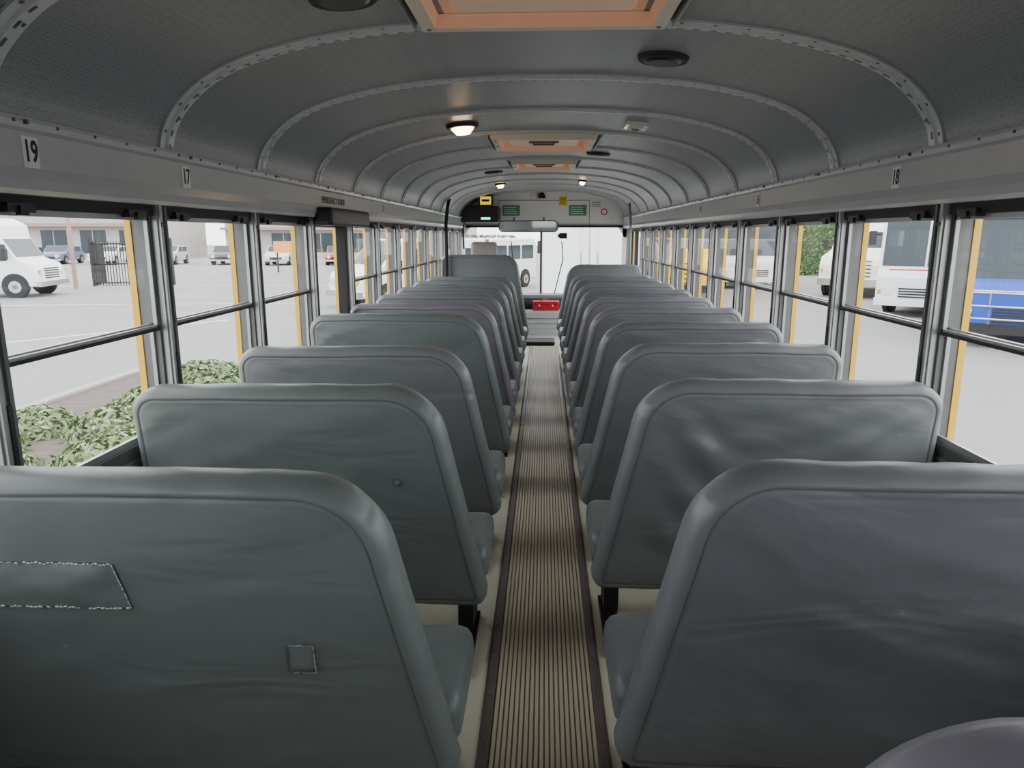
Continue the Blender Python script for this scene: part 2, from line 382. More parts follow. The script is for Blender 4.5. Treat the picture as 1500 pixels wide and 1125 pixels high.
# ---------------------------------------------------------------- seats
def rounded(poly,d,narc=10):
    m=len(poly); P=[Vector((p[0],p[1])) for p in poly]
    area=sum(P[i].x*P[(i+1)%m].y-P[(i+1)%m].x*P[i].y for i in range(m)); sg=1 if area>0 else -1
    lines=[]
    for i in range(m):
        a=P[i];b=P[(i+1)%m]; t=(b-a).normalized(); nn=Vector((-t.y,t.x))*sg
        lines.append((a+nn*d,t))
    V=[]
    for i in range(m):
        (a,t),(b,u)=lines[i-1],lines[i]
        den=t.x*u.y-t.y*u.x; s=((b.x-a.x)*u.y-(b.y-a.y)*u.x)/den; V.append(a+t*s)
    out=[]
    for i in range(m):
        v=V[i]; r=max(poly[i][2]-d,0.006); t1=(V[i-1]-v).normalized(); t2=(V[(i+1)%m]-v).normalized()
        ang=math.acos(max(-1,min(1,t1.dot(t2)))); L=r/math.tan(ang/2); c=v+(t1+t2).normalized()*(r/math.sin(ang/2))
        p1=v+t1*L;p2=v+t2*L; a1=math.atan2(p1.y-c.y,p1.x-c.x);a2=math.atan2(p2.y-c.y,p2.x-c.x)
        da=(a2-a1+math.pi)%(2*math.pi)-math.pi
        for k in range(narc+1): a=a1+da*k/narc; out.append((c.x+r*math.cos(a),c.y+r*math.sin(a)))
    res=[]; q=narc+1
    for i in range(m):
        arc=out[i*q:(i+1)*q]; res+=arc
        a=arc[-1]; b=out[((i+1)%m)*q]
        for k in range(1,14): res.append((a[0]+(b[0]-a[0])*k/14,a[1]+(b[1]-a[1])*k/14))
    return res
LEAN=0.13
def seatback(s,seed,vin,ztop=0.925,wr=0.006,lean=LEAN,wallx=1.130,zbot=0.235,big=0.0):
    mb=MB()
    poly=[(0.150,zbot,0.045),(wallx,zbot,0.03),(wallx,ztop,0.085),(0.295,ztop,0.165)]
    layers=[(0.115,0.06),(0.112,0.035),(0.098,0.012),(0.075,0.0),(0.045,0.0),(0.024,0.004),(0.010,0.012),(0.002,0.024),(0.001,0.030),(0.0035,0.033),(0.001,0.036)]
    rings=[]
    def wob(x,z): return noise.noise(Vector((x*4,z*4,seed*3.1)))*0.007
    for y,ins in layers:
        R=rounded(poly,ins); rings.append([(x,y+wob(x,z)*0.5,z+wob(x,z+5)+(0.004*noise.noise(Vector((x*14,z*14,seed))) if y>0.004 else 0)) for x,z in R])
    base=rounded(poly,0.040); cx=sum(p[0] for p in base)/len(base); cz=sum(p[1] for p in base)/len(base)
    for sc in (0.985,0.965,0.94,0.91,0.87,0.82,0.76,0.7,0.64,0.58,0.52,0.46,0.4,0.34,0.28,0.22,0.16,0.1,0.03):
        r=[]
        for x,z in base:
            px=cx+(x-cx)*sc; pz=cz+(z-cz)*sc
            w1=noise.noise(Vector((px*3.2+seed*7,pz*9+px*3,seed)))
            w2=noise.noise(Vector((px*9+seed*5,pz*22-px*14,seed+9)))
            fold=max(0,noise.noise(Vector((px*2.0,pz*16+px*5,seed*2.3))))
            y=-0.010*(1-sc**6)+0.002+(w1*wr+w2*wr*0.25+fold*wr*1.3)*(1-sc**5)
            if big>0:
                top=max(0,min(1,(pz-0.62)/0.25)); ph=(pz*1.0-0.16*(px-0.3)**2*3)*52+2.2*noise.noise(Vector((px*2.5,pz*3,seed)))
                y+=big*math.sin(ph)*top*(0.4+0.6*max(0,noise.noise(Vector((px*2.2,pz*2,seed+3)))+0.5))*(1-sc**4)
                y+=big*0.8*math.sin((px*1.0+pz*0.9)*38)*max(0,1-abs(px-0.42)*5)*(1-sc**6)
            r.append((px,y,pz))
        rings.append(r)
    n=len(rings[0]); vs=[]
    for R in rings:
        for x,y,z in R: vs.append((s*x,y+lean*(ztop-z),z))
    for j in range(len(rings)-1):
        m=M['seam'] if j in (8,) else vin
        fs=[(j*n+i,j*n+(i+1)%n,(j+1)*n+(i+1)%n,(j+1)*n+i) for i in range(n)]
        if j==0: mb.v+=vs
        k=mb.mi(m)
        for f in fs: mb.f.append(list(f)); mb.m.append(k); mb.sm.append(True)
    k=mb.mi(vin)
    mb.f.append(list(range(n))); mb.m.append(k); mb.sm.append(False)
    mb.f.append(list(range((len(rings)-1)*n,len(rings)*n))); mb.m.append(k); mb.sm.append(True)
    return mb
def cushion(s,vin):
    mb=MB()
    y0,y1=0.14,0.45
    poly=[(y0,0.300,0.03),(y1,0.300,0.04),(y1,0.425,0.06),(y0,0.41,0.05)]
    xs=[(0.158,0.035),(0.162,0.018),(0.173,0.005),(0.19,0.0),(0.5,0.0),(0.9,0.0),(1.09,0.0),(1.105,0.02)]
    rings=[[(s*x,p[0],p[1]) for p in rounded(poly,ins,5)] for x,ins in xs]
    n=len(rings[0]); vs=[v for R in rings for v in R]
    fs=[(j*n+i,j*n+(i+1)%n,(j+1)*n+(i+1)%n,(j+1)*n+i) for j in range(len(rings)-1) for i in range(n)]
    fs+= [tuple(range(n)),tuple(range((len(rings)-1)*n,len(rings)*n))]
    mb.add(vs,fs,vin,True)
    return mb
def frame(s):
    mb=MB(); f=M['frame']
    def bx(x0,x1,*a): mb.box(min(s*x0,s*x1),max(s*x0,s*x1),*a)
    for x in (0.235,0.55):
        mb.tube([(s*x,0.16,0.30),(s*x,0.17,0.02)],0.016,f)
        mb.tube([(s*x,0.43,0.30),(s*x,0.41,0.02)],0.016,f)
        bx(x-0.022,x+0.022,0.10,0.47,0.0,0.022,f)
        mb.tube([(s*x,0.17,0.12),(s*x,0.42,0.12)],0.012,f)
        mb.cyl((s*x,0.12,0.027),0.014,0.012,'z',M['screw'],6); mb.cyl((s*x,0.45,0.027),0.014,0.012,'z',M['screw'],6)
    bx(0.18,1.12,0.15,0.19,0.27,0.30,f); bx(0.18,1.12,0.41,0.44,0.27,0.30,f)
    bx(0.20,0.245,0.10,0.18,0.17,0.25,f); mb.tube([(s*0.22,0.12,0.25),(s*0.235,0.16,0.12)],0.014,f)
    bx(1.09,1.13,0.12,0.47,0.25,0.28,f)
    return mb
def add_patch(e,mbk,s,x0,x1,z0,z1,m,threads=True,dx=0.0):
    bvh=BVHTree.FromPolygons([Vector(v) for v in mbk.v],mbk.f)
    def hit(x,z,off):
        r=bvh.ray_cast(Vector((x,-1,z)),Vector((0,1,0))); y=r[0].y if r[0] else 0.1
        return (x,y-off,z)
    pb=MB(); nx,nz=18,10; vs=[]
    for j in range(nz+1):
        for i in range(nx+1):
            u=i/nx;v=j/nz; x=x0+(x1-x0)*u+dx*(0.5-v)*u; z=z0+(z1-z0)*v
            edge=min(u,1-u,v,1-v); off=0.0015+0.0045*min(1,edge*6)+0.004*noise.noise(Vector((x*12,z*30,1)))*min(1,edge*8)
            vs.append(hit(x,z,off))
    pb.add(vs,[(j*(nx+1)+i,j*(nx+1)+i+1,(j+1)*(nx+1)+i+1,(j+1)*(nx+1)+i) for j in range(nz) for i in range(nx)],m,True)
    pb.build('patch',e)
    tb=MB()
    def T(a,b,m2,r,dash):
        for k in range(dash):
            if random.random()<0.12: continue
            t0=k/dash;t1=(k+0.8)/dash
            A=hit(a[0]+(b[0]-a[0])*t0,a[1]+(b[1]-a[1])*t0+random.uniform(-1,1)*0.0018,0.004)
            B=hit(a[0]+(b[0]-a[0])*t1,a[1]+(b[1]-a[1])*t1+random.uniform(-1,1)*0.0018,0.004)
            tb.tube([A,B],r*random.uniform(0.6,1.3),m2,5)
    c=[(x0,z0),(x1+dx/2,z0),(x1-dx/2,z1),(x0,z1)]
    k=1 if dx else 0.4; nd=36 if dx else 10
    T(c[0],c[1],M['thread'],0.0016*k,nd);T(c[3],c[2],M['thread'],0.0016*k,nd);T(c[1],c[2],M['thread'],0.0009,14 if dx else 8);T(c[0],c[3],M['seam'],0.0012,12)
    tb.build('stitching',e)

def seat(s,Y,i,vin,wr=0.006,extra=None,zt=0.925,big=0):
    e=empty('bus_seat',(0.006,Y,0))
    sb=seatback(s,i*1.7+(0 if s<0 else 40),vin,wr=wr,ztop=zt,big=big,wallx=1.140 if s<0 else 1.132)
    sb.build('back',e); cushion(s,vin).build('cushion',e); frame(s).build('legs',e)
    if extra: extra(e,sb)
    return e
def leftpatch(e,sb):
    add_patch(e,sb,-1,-1.02,-0.748,0.668,0.760,V_L,dx=0.018)
    add_patch(e,sb,-1,-0.463,-0.412,0.538,0.597,V_L)
def vent_button(e,sb):
    mb=MB(); bvh=BVHTree.FromPolygons([Vector(v) for v in sb.v],sb.f); r=bvh.ray_cast(Vector((-0.40,-1,0.66)),Vector((0,1,0)))
    y=r[0].y if r[0] else 0.03
    mb.cyl((-0.40,y-0.001,0.66),0.013,0.004,'y',M['seam'],16); mb.cyl((-0.40,y-0.004,0.66),0.006,0.003,'y',V_P,12); mb.build('button',e)
Lrows=[0.36,1.12,1.83,2.53,3.36,4.06,4.73,5.41,6.09,6.77]
Rrows=[0.475,1.19,1.96,2.65,3.34,4.03,4.72,5.41,6.09,6.77,7.45]
Lm=[V_P,V_L,V_L,V_G,V_L,V_P,V_G,V_L,V_G,V_L]
Rm=[V_P,V_R,V_G,V_G,V_R,V_G,V_P,V_R,V_G,V_R,V_G]
Lz=[.925,.920,.925,.925,.955,.94,.94,.94,.94,.94]
for i,y in enumerate(Lrows): seat(-1,y,i,Lm[i],0.009 if i!=1 else 0.004,leftpatch if i==1 else (vent_button if i==2 else None),Lz[i])
for i,y in enumerate(Rrows): seat(1,y,i,Rm[i],0.010,None,0.926,0.0095 if i==2 else (0.002 if i==1 else 0))
def barrier(s,Y,zt):
    e=empty('crash_barrier',(0,Y,0))
    mb=seatback(s,77+s,V_G,ztop=zt,wr=0.003,lean=0.0,wallx=1.12); mb.build('pad',e)
    f=MB()
    for xx in (0.3,1.0):
        f.tube([(s*xx,0.06,0.0),(s*xx,0.06,0.27)],0.018,M['frame']); f.cyl((s*xx,0.06,0.01),0.05,0.02,'z',M['frame'],12)
    f.build('posts',e)
barrier(-1,7.80,1.12); barrier(1,8.22,1.0)
mb=MB(); mb.tube([(-1.04,7.72,0.0),(-1.04,7.72,1.45),(-1.02,7.72,1.62),(-1.0,7.72,1.71)],0.018,M['black']); mb.cyl((-1.04,7.72,0.01),0.04,0.02,'z',M['black'],12)
mb.build('stanchion_pole')
mb=MB(); mb.tube([(1.02,8.6,0.0),(1.02,8.6,1.45),(1.0,8.62,1.70)],0.016,M['alu']); mb.cyl((1.02,8.6,0.01),0.04,0.02,'z',M['black'],12)
mb.build('grab_rail')

e=empty('driver_seat',(-0.72,8.75,0))
mb=MB(); v=V_P
mb.box(-0.24,0.24,0.05,0.5,0.42,0.54,v); mb.build('cushion',e,bevel=0.05,segs=4)
mb=MB(); mb.prism([(0.0,0.45),(0.13,0.45),(0.06,1.05),(-0.05,1.05)],'x',-0.24,0.24,v); mb.build('back',e,bevel=0.05,segs=4)
mb=MB(); mb.prism([(-0.055,1.05),(0.045,1.05),(0.035,1.25),(-0.05,1.25)],'x',-0.16,0.16,mat('headrest_vinyl',(0.35,0.33,0.32),0.5)); mb.build('headrest',e,bevel=0.045,segs=4)
mb=MB(); mb.cyl((0,0.25,0.2),0.13,0.44,'z',M['frame'],16); mb.cyl((0,0.25,0.01),0.2,0.02,'z',M['frame'],16); mb.build('pedestal',e)
e=empty('steering_wheel',(-0.72,9.42,0.86)); mb=MB()
path=[(0.23*math.cos(a*math.pi/16),0.23*math.sin(a*math.pi/16)*0.55,0.23*math.sin(a*math.pi/16)*0.83) for a in range(33)]
mb.tube(path,0.014,M['black'])
for a in (90,210,330): mb.tube([(0,0,0),(0.22*math.cos(math.radians(a)),0.22*math.sin(math.radians(a))*0.55,0.22*math.sin(math.radians(a))*0.83)],0.012,M['black'])
mb.tube([(0,0,0),(0,0.22,-0.28)],0.03,M['black']); mb.build('rim_and_column',e)
mb=MB()
mb.prism([(9.62,0.30),(9.62,0.48),(9.72,0.56),(9.99,0.60),(9.99,0.0),(9.75,0.0)],'x',-1.09,-0.33,M['dash'])
mb.prism([(9.80,0.40),(9.80,0.48),(9.85,0.52),(9.99,0.54),(9.99,0.34),(9.85,0.34)],'x',-0.33,1.07,M['dash'])
for k in range(6): mb.box(-0.28+k*0.09,-0.23+k*0.09,9.788,9.802,0.43,0.46,M['alud'])
mb.build('dashboard',bevel=0.012)
mb=MB()
mb.prism([(9.58,0.0),(9.60,0.30),(9.64,0.33),(9.99,0.33),(9.99,0.0)],'x',-0.31,0.40,M['cover'])
for k in range(3): mb.box(-0.25,0.34,9.585,9.60,0.08+k*0.07,0.086+k*0.07,M['alud'])
mb.build('engine_cover',bevel=0.02)
e=empty('first_aid_kit',(0.04,9.62,0.332))
mb=MB(); mb.box(-0.18,0.18,0,0.10,0.0,0.125,M['red']); mb.build('case',e,bevel=0.015)
mb=MB(); mb.tube([(-0.05,-0.005,0.125),(-0.05,-0.01,0.15),(0.05,-0.01,0.15),(0.05,-0.005,0.125)],0.006,M['red'])
mb.box(-0.10,-0.08,-0.006,0.0,0.055,0.075,M['wsign']); mb.box(0.08,0.10,-0.006,0,0.055,0.075,M['wsign']); mb.box(-0.182,0.182,-0.003,0.102,0.074,0.079,M['black']); mb.build('handle_and_latches',e)
e=empty('rear_view_mirror',(-0.2,9.45,1.44))
mb=MB(); mp_=[(-0.39,-0.075,0.06),(0.39,-0.075,0.06),(0.39,0.075,0.06),(-0.39,0.075,0.06)]
R=rounded(mp_,0); R2=rounded(mp_,0.012)
mb.prism(R,'y',0.0,0.025,M['blackp']); mb.build('housing',e)
mb=MB(); nn=len(R2); mb.add([(x,-0.002-0.03*z,z) for x,z in R2],[tuple(range(nn))],M['mirror']); mb.build('glass',e,recalc=False)
mb=MB(); mb.tube([(-0.2,0.03,0.02),(-0.2,0.3,0.10),(-0.2,0.54,0.12)],0.010,M['blackp']); mb.tube([(0.2,0.03,0.02),(0.2,0.3,0.10),(0.2,0.54,0.12)],0.010,M['blackp']); mb.build('bracket',e)
def sign(name,x,z,w,h,m,lines=0):
    mb=MB(); mb.box(x-w/2,x+w/2,YF-0.006,YF-0.0005,z-h/2,z+h/2,m)
    for k in range(lines):
        zz=z+h/2-h*(k+1)/(lines+1); mb.box(x-w*0.38,x+w*0.38*(0.6+0.4*random.random()),YF-0.0075,YF-0.006,zz-h*0.03,zz+h*0.03,M['wsign'] if m!=M['wsign'] and m!=M['ysign'] else M['ink'])
    return mb.build(name)
sign('rules_sign',-0.45,1.66,0.24,0.14,M['green'],4); sign('rules_sign',0.46,1.66,0.24,0.14,M['green'],4)
sign('caution_sticker',0.26,1.785,0.11,0.12,M['ysign'],4); sign('notice_sticker',0.72,1.74,0.18,0.10,M['wsign'],3)
mb=MB(); mb.cyl((0.82,YF-0.004,1.64),0.045,0.006,'y',M['red'],20); mb.cyl((0.82,YF-0.008,1.64),0.032,0.004,'y',M['wsign'],20); mb.build('no_smoking_sticker')
sign('notice_sticker',0.92,1.56,0.10,0.05,M['wsign'],1)
mb=MB(); mb.cyl((-0.03,YF-0.01,1.86),0.04,0.05,'y',M['blackp'],16); mb.box(-0.08,0.02,YF-0.06,YF,1.82,1.85,M['blackp']); mb.build('security_camera')
e=empty('camera_recorder_box',(-0.83,9.50,1.50))
mb=MB(); mb.box(-0.30,0.24,0.0,0.45,-0.01,0.20,M['blackp']); mb.build('case',e,bevel=0.02)
mb=MB(); mb.box(-0.02,0.16,0.02,0.2,0.20,0.34,M['blackp']); mb.box(0.0,0.14,0.012,0.02,0.22,0.32,M['ydisp']); mb.box(0.02,0.12,0.008,0.012,0.255,0.285,M['ink']); mb.box(0.01,0.13,-0.006,0.0,0.03,0.055,M['led'])
mb.build('display',e)
mb=MB(); mb.tube([(-0.22,0.1,0.0),(-0.23,0.0,-0.1),(-0.22,0,-0.35)],0.012,M['black']); mb.cyl((-0.24,0.0,0.25),0.045,0.08,'y',M['chrome'],16); mb.tube([(-0.24,0.03,0.25),(-0.24,0.2,0.22),(-0.22,0.4,0.12)],0.01,M['black']); mb.build('cable_and_fan',e)
mb=MB(); mb.box(0.22,0.32,9.96,9.995,1.28,1.36,M['black']); mb.cyl((0.22,9.95,1.32),0.03,0.02,'y',M['black'],12); mb.build('windshield_sensor')

# ---------------------------------------------------------------- ceiling fittings
def hatch(y0,y1,w):
    e=empty('roof_hatch',(0,(y0+y1)/2,0)); hy=(y1-y0)/2; hw=w/2; mb=MB(); z0=1.862
    f=0.035
    def ring(xo,yo,zo,xi,yi,zi,m):
        a=[(-xo,-yo,zo),(xo,-yo,zo),(xo,yo,zo),(-xo,yo,zo)]; b=[(-xi,-yi,zi),(xi,-yi,zi),(xi,yi,zi),(-xi,yi,zi)]
        mb.add(a+b,[(0,1,5,4),(1,2,6,5),(2,3,7,6),(3,0,4,7)],m)
    ring(hw+0.02,hy,1.905,hw,hy-0.01,z0,M['cream']); ring(hw,hy-0.01,z0,hw-f,hy-f,z0+0.002,M['cream'])
    ring(hw-f,hy-f,z0+0.002,hw-f-0.01,hy-f-0.01,z0+0.035,M['peach'])
    mb.add([(-hw+f,-hy+f,z0+0.037),(hw-f,-hy+f,z0+0.037),(hw-f,hy-f,z0+0.037),(-hw+f,hy-f,z0+0.037)],[(0,1,2,3)],M['peach'])
    ring(hw-f-0.05,hy-f-0.05,z0+0.036,hw-f-0.065,hy-f-0.065,z0+0.022,M['peach'])
    a=hw-f-0.065; b=hy-f-0.065; mb.add([(-a,-b,z0+0.022),(a,-b,z0+0.022),(a,b,z0+0.022),(-a,b,z0+0.022)],[(0,1,2,3)],M['lid'])
    for sx in (-1,1):
        for sy in (-1,0,1): mb.cyl((sx*(hw-f/2),sy*(hy-0.03),z0),0.006,0.004,'z',M['screw'],8)
        mb.prism([(sx*(hw+0.02),1.905),(sx*(hw+0.045),1.895),(sx*(hw+0.02),z0+0.004)],'y',-hy,hy,M['alu'])
    mb.build('frame',e)
    mb=MB(); mb.tube([(-0.07,-0.05,z0+0.02),(-0.06,-0.05,z0+0.004),(0.06,-0.05,z0+0.004),(0.07,-0.05,z0+0.02)],0.006,M['rivet']); mb.box(-0.09,0.09,-0.06,-0.04,z0+0.012,z0+0.03,M['rivet']); mb.build('handle',e)
hatch(1.44,2.055,0.64); hatch(4.25,4.86,0.60); hatch(5.66,6.25,0.50)
def ceil_disc(name,x,y,r,kind):
    z=surfz(x); th=math.atan(surfslope(x)); e=empty(name,(x,y,z)); e.rotation_euler=(0,-th,0); mb=MB()
    if kind=='speaker':
        mb.cyl((0,0,-0.007),r*0.93,0.014,'z',M['black'],32,r2=r); mb.cyl((0,0,-0.017),r*0.6,0.008,'z',M['blackp'],32,r2=r*0.75)
        for k in range(3):
            path=[(r*(0.3+0.2*k)*math.cos(a*math.pi/12),r*(0.3+0.2*k)*math.sin(a*math.pi/12),-0.0175+0.002*k) for a in range(25)]
            mb.tube(path,0.002,M['rivet'],5)
    elif kind=='lamp':
        mb.cyl((0,0,-0.01),r*0.95,0.02,'z',M['black'],32,r2=r)
        mb.cyl((0,0,-0.034),r*0.42,0.03,'z',M['lampon'],24,r2=r*0.72)
    else:
        mb.box(-0.055,0.055,-0.08,0.08,-0.018,0,M['lampoff']); mb.box(-0.035,0.035,-0.055,0.055,-0.026,-0.018,M['cream']); mb.cyl((0,0,-0.028),0.02,0.006,'z',M['rivet'],12)
    mb.build('body',e)
ceil_disc('ceiling_speaker',0.385,2.47,0.083,'speaker'); ceil_disc('ceiling_speaker',-0.47,1.80,0.085,'speaker')
ceil_disc('ceiling_speaker',0.38,5.22,0.085,'speaker'); ceil_disc('ceiling_speaker',-0.45,6.6,0.085,'speaker')
ceil_disc('dome_light',-0.42,3.84,0.085,'lamp'); ceil_disc('dome_light_unlit',0.47,3.84,0.08,'x')
ceil_disc('dome_light',-0.48,8.05,0.06,'lamp'); ceil_disc('dome_light',0.40,7.7,0.045,'lamp')
def sticker(s,y,t):
    e=empty('seat_number_sticker',(s*1.0845,y,1.502))
    mb=MB(); mb.box(-0.0015,0.0015,-0.024,0.024,-0.032,0.032,M['wsign']); mb.build('plate',e)
    tx=text('number',t,0.054,(-s*0.002,0,0),(math.pi/2,0,-s*math.pi/2),M['ink'],e); tx.scale=(0.8,1.15,1); tx.data.offset=0.0012
    return e
sticker(-1,1.53,'19'); sticker(-1,2.20,'17'); sticker(1,2.31,'18'); sticker(-1,4.9,'13'); sticker(1,3.75,'16'); sticker(1,5.1,'14')
e=empty('emergency_door_label',(-1.084,3.75,1.50)); text('label','EMERGENCY DOOR',0.045,(0.002,0,0),(math.pi/2,0,math.pi/2),M['ink'],e)

# ---------------------------------------------------------------- outdoors
mb=MB(); mb.quad((-160,-60,GZ),(160,-60,GZ),(160,160,GZ),(-160,160,GZ),M['asphalt']); mb.build('ground')
mb=MB()
def strip(a,b,w):
    a=Vector((a[0],a[1],GZ+0.006));b=Vector((b[0],b[1],GZ+0.006)); d=(b-a).normalized(); q=Vector((-d.y,d.x,0))*w/2
    mb.quad(a+q,b+q,b-q,a-q,M['line'])
strip((-12.6,13.2),(-8.6,19),0.14); strip((-13,13.6),(-22,12),0.14); strip((-8,24),(-30,21),0.12); strip((-6,33),(-34,30),0.14)
for k in range(5): strip((9+k*1.5,10+k*4.2),(14+k*1.5,15+k*4.2),0.12)
mb.build('parking_lines')

mb=MB(); mb.box(-0.5,0.5,-0.6,9.9,-0.3,-0.07,M['black'])
for y in (1.6,8.0):
    mb.cyl((0,y,-0.49),0.06,2.0,'x',M['black'])
    for s in (-1,1): mb.cyl((s*0.98,y,-0.52),0.43,0.26,'x',M['tyre'],28); mb.cyl((s*1.115,y,-0.52),0.25,0.02,'x',M['chrome'],20)
mb.build('bus_chassis')

def vehicle(name,front,head,W,prof2,body,wins,wheels,wr=0.42,glass_segs=(),split=False,extras=None,bev=0.06):
    L=max(p[0] for p in prof2)
    h=math.radians(head); fx,fy=front
    mb=MB(); mb.prism(prof2,'y',-W/2,W/2,body)
    e=empty(name,(fx-math.cos(h)*L,fy-math.sin(h)*L,GZ),h)
    mb.build('body',e,bevel=bev,segs=3)
    mb=MB()
    for (x0,x1,z0,z1) in wins:
        for s in (-1,1):
            y=s*(W/2+0.004)
            r=rounded([(x0,z0,0.06),(x1,z0,0.06),(x1,z1,0.06),(x0,z1,0.06)],0,4)
            nn=len(r); mb.add([(p[0],y,p[1]) for p in r],[tuple(range(nn))],M['vglass'])
    for gs in glass_segs:
        a=Vector((prof2[gs][0],0,prof2[gs][1])); b=Vector((prof2[(gs+1)%len(prof2)][0],0,prof2[(gs+1)%len(prof2)][1]))
        d=(b-a).normalized(); nn=Vector((-d.z,0,d.x))
        if nn.x<0: nn=-nn
        a2=a+d*0.07+nn*0.012; b2=b-d*0.07+nn*0.012
        parts=[(-W/2+0.1,-0.03),(0.03,W/2-0.1)] if split else [(-W/2+0.1,W/2-0.1)]
        for y0,y1 in parts: mb.quad((a2.x,y0,a2.z),(a2.x,y1,a2.z),(b2.x,y1,b2.z),(b2.x,y0,b2.z),M['vglass'])
    mb.build('glazing',e,recalc=False)
    mb=MB()
    for x in wheels:
        for s in (-1,1):
            mb.cyl((x,s*(W/2-0.05),wr+0.03),wr*1.17,0.12,'y',M['black'],24)
            mb.cyl((x,s*(W/2-0.10),wr),wr,0.27,'y',M['tyre'],24); mb.cyl((x,s*(W/2+0.04),wr),wr*0.55,0.03,'y',M['chrome'],16); mb.cyl((x,s*(W/2+0.06),wr),wr*0.2,0.03,'y',M['rivet'],10)
    mb.build('wheels',e)
    if extras:
        mb=MB(); extras(mb,L,W); mb.build('fittings',e)
    return e
def ex_common(zh=0.8,grille=(0.5,0.95),bump=(0.4,0.58),mirror=None,gw=0.5,bumpm=None):
    def f(mb,L,W):
        mb.box(L-0.08,L+0.10,-W/2,W/2,bump[0],bump[1],bumpm or M['chrome'])
        for s in (-1,1):
            mb.cyl((L+0.01,s*(W/2-0.28),zh),0.12,0.06,'x',M['hl'],16); mb.box(L-0.02,L+0.03,s*(W/2-0.12)-0.05,s*(W/2-0.12)+0.05,zh-0.06,zh+0.06,M['amber'])
            if mirror: mb.box(mirror[0]-0.05,mirror[0]+0.05,s*(W/2+0.22)-0.09,s*(W/2+0.22)+0.09,mirror[1]-0.2,mirror[1]+0.2,M['black']); mb.tube([(mirror[0],s*W/2,mirror[1]+0.1),(mirror[0],s*(W/2+0.22),mirror[1]+0.1)],0.02,M['black'])
        for k in range(5):
            z=grille[0]+(grille[1]-grille[0])*k/4; mb.box(L-0.02,L+0.02,-gw*W/2,gw*W/2,z-0.02,z+0.02,M['black'])
    return f
cut=[(0,0.4),(0,2.75),(0.15,2.9),(4.3,2.9),(4.75,2.65),(4.8,2.2),(5.25,1.42),(5.75,1.22),(5.9,0.95),(5.9,0.4)]
def ex_shuttle(mb,L,W):
    ex_common(0.95,(0.7,1.05),(0.4,0.58),(5.0,1.6))(mb,L,W)
    for x in (3.4,4.15): mb.box(x,x+0.05,-W/2-0.02,-W/2+0.01,0.5,2.4,M['black'])
    mb.box(3.78,3.82,-W/2-0.02,-W/2,0.5,2.4,M['black']); mb.box(3.4,4.2,-W/2-0.02,-W/2,2.36,2.42,M['black'])
vehicle('shuttle_bus',(-18.9,26.8),12,2.3,cut,M['white'],[(0.3,1.1,1.5,2.3),(1.2,2.0,1.5,2.3),(2.1,2.95,1.5,2.3),(3.45,3.77,0.7,2.3),(3.83,4.15,0.7,2.3),(4.35,4.95,1.35,1.95)],[1.4,5.1],0.4,(5,),extras=ex_shuttle)
van=[(0,0.35),(0,1.9),(0.2,2.15),(3.6,2.15),(4.4,1.3),(5.1,1.1),(5.2,0.8),(5.2,0.35)]
vanw=[(0.3,1.3,1.25,1.85),(1.4,2.4,1.25,1.85),(2.5,3.6,1.25,1.85)]
vehicle('white_van',(-6.3,22.3),-135,2.0,van,M['white'],vanw,[1.0,4.2],0.36,(3,),extras=ex_common(0.85,(0.65,0.95),(0.35,0.55),(3.9,1.3)))
vehicle('white_van',(-3.8,29),-120,2.0,van,M['white'],vanw,[1.0,4.2],0.36,(3,),extras=ex_common(0.85,(0.65,0.95),(0.35,0.55),(3.9,1.3)))
coach=[(0,0.35),(0,2.9),(0.2,3.05),(8.6,3.05),(8.85,2.9),(9.05,1.35),(9.15,1.1),(9.15,0.35)]
cw=[(0.4+1.25*k,1.5+1.25*k,1.45,2.5) for k in range(6)]
def ex_blue(mb,L,W):
    ex_common(0.75,(0.55,0.8),(0.3,0.5),(8.9,2.2),0.4,M['black'])(mb,L,W)
    mb.box(8.84,8.93,-W/2+0.3,W/2-0.3,2.6,2.85,M['black'])
    mb.box(L-0.1,L+0.02,-W/2,W/2,1.12,1.16,M['white'])
    for s in (-0.5,0.5):
        mb.tube([(L+0.1,s,0.5),(L+0.55,s,0.55),(L+0.6,s,1.2)],0.022,M['chrome'])
    for z in (0.65,0.9,1.2): mb.tube([(L+0.58,-0.85,z),(L+0.58,0.85,z)],0.02,M['chrome'])
vehicle('blue_transit_bus',(9.55,14.6),-127,2.5,coach,M['blue'],cw,[2.0,7.6],0.48,(4,),True,extras=ex_blue)
def ex_coach(mb,L,W):
    ex_common(0.7,(0.5,0.8),(0.32,0.52),(9.0,2.2),0.5,M['white'])(mb,L,W)
    mb.box(8.93,9.07,-W/2+0.3,W/2-0.3,1.28,1.34,M['red']); mb.box(8.84,8.92,-0.7,0.7,2.72,2.86,M['blackp'])
def ex_plain(mb,L,W):
    ex_common(0.7,(0.5,0.8),(0.32,0.52),(9.0,2.2),0.5,M['white'])(mb,L,W); mb.box(8.84,8.92,-0.7,0.7,2.72,2.86,M['blackp'])
vehicle('white_coach',(10.5,20.3),-127,2.4,coach,M['white'],cw,[2.0,7.6],0.46,(4,),True,extras=ex_coach)
truck=[(0,0.5),(0,3.1),(4.2,3.1),(4.3,2.3),(4.4,2.45),(5.2,2.45),(5.7,1.75),(6.9,1.5),(7.05,1.2),(7.05,0.5)]
vehicle('white_box_truck',(11.3,26.8),-127,2.4,truck,M['white'],[(4.5,5.4,1.6,2.25)],[1.5,6.0],0.5,(5,),extras=ex_common(1.0,(0.8,1.35),(0.45,0.7),(5.6,1.9)))
sb=[(0,0.5),(0,2.9),(0.2,3.05),(7.2,3.05),(7.5,2.85),(7.7,1.75),(9.0,1.5),(9.2,1.2),(9.2,0.5)]
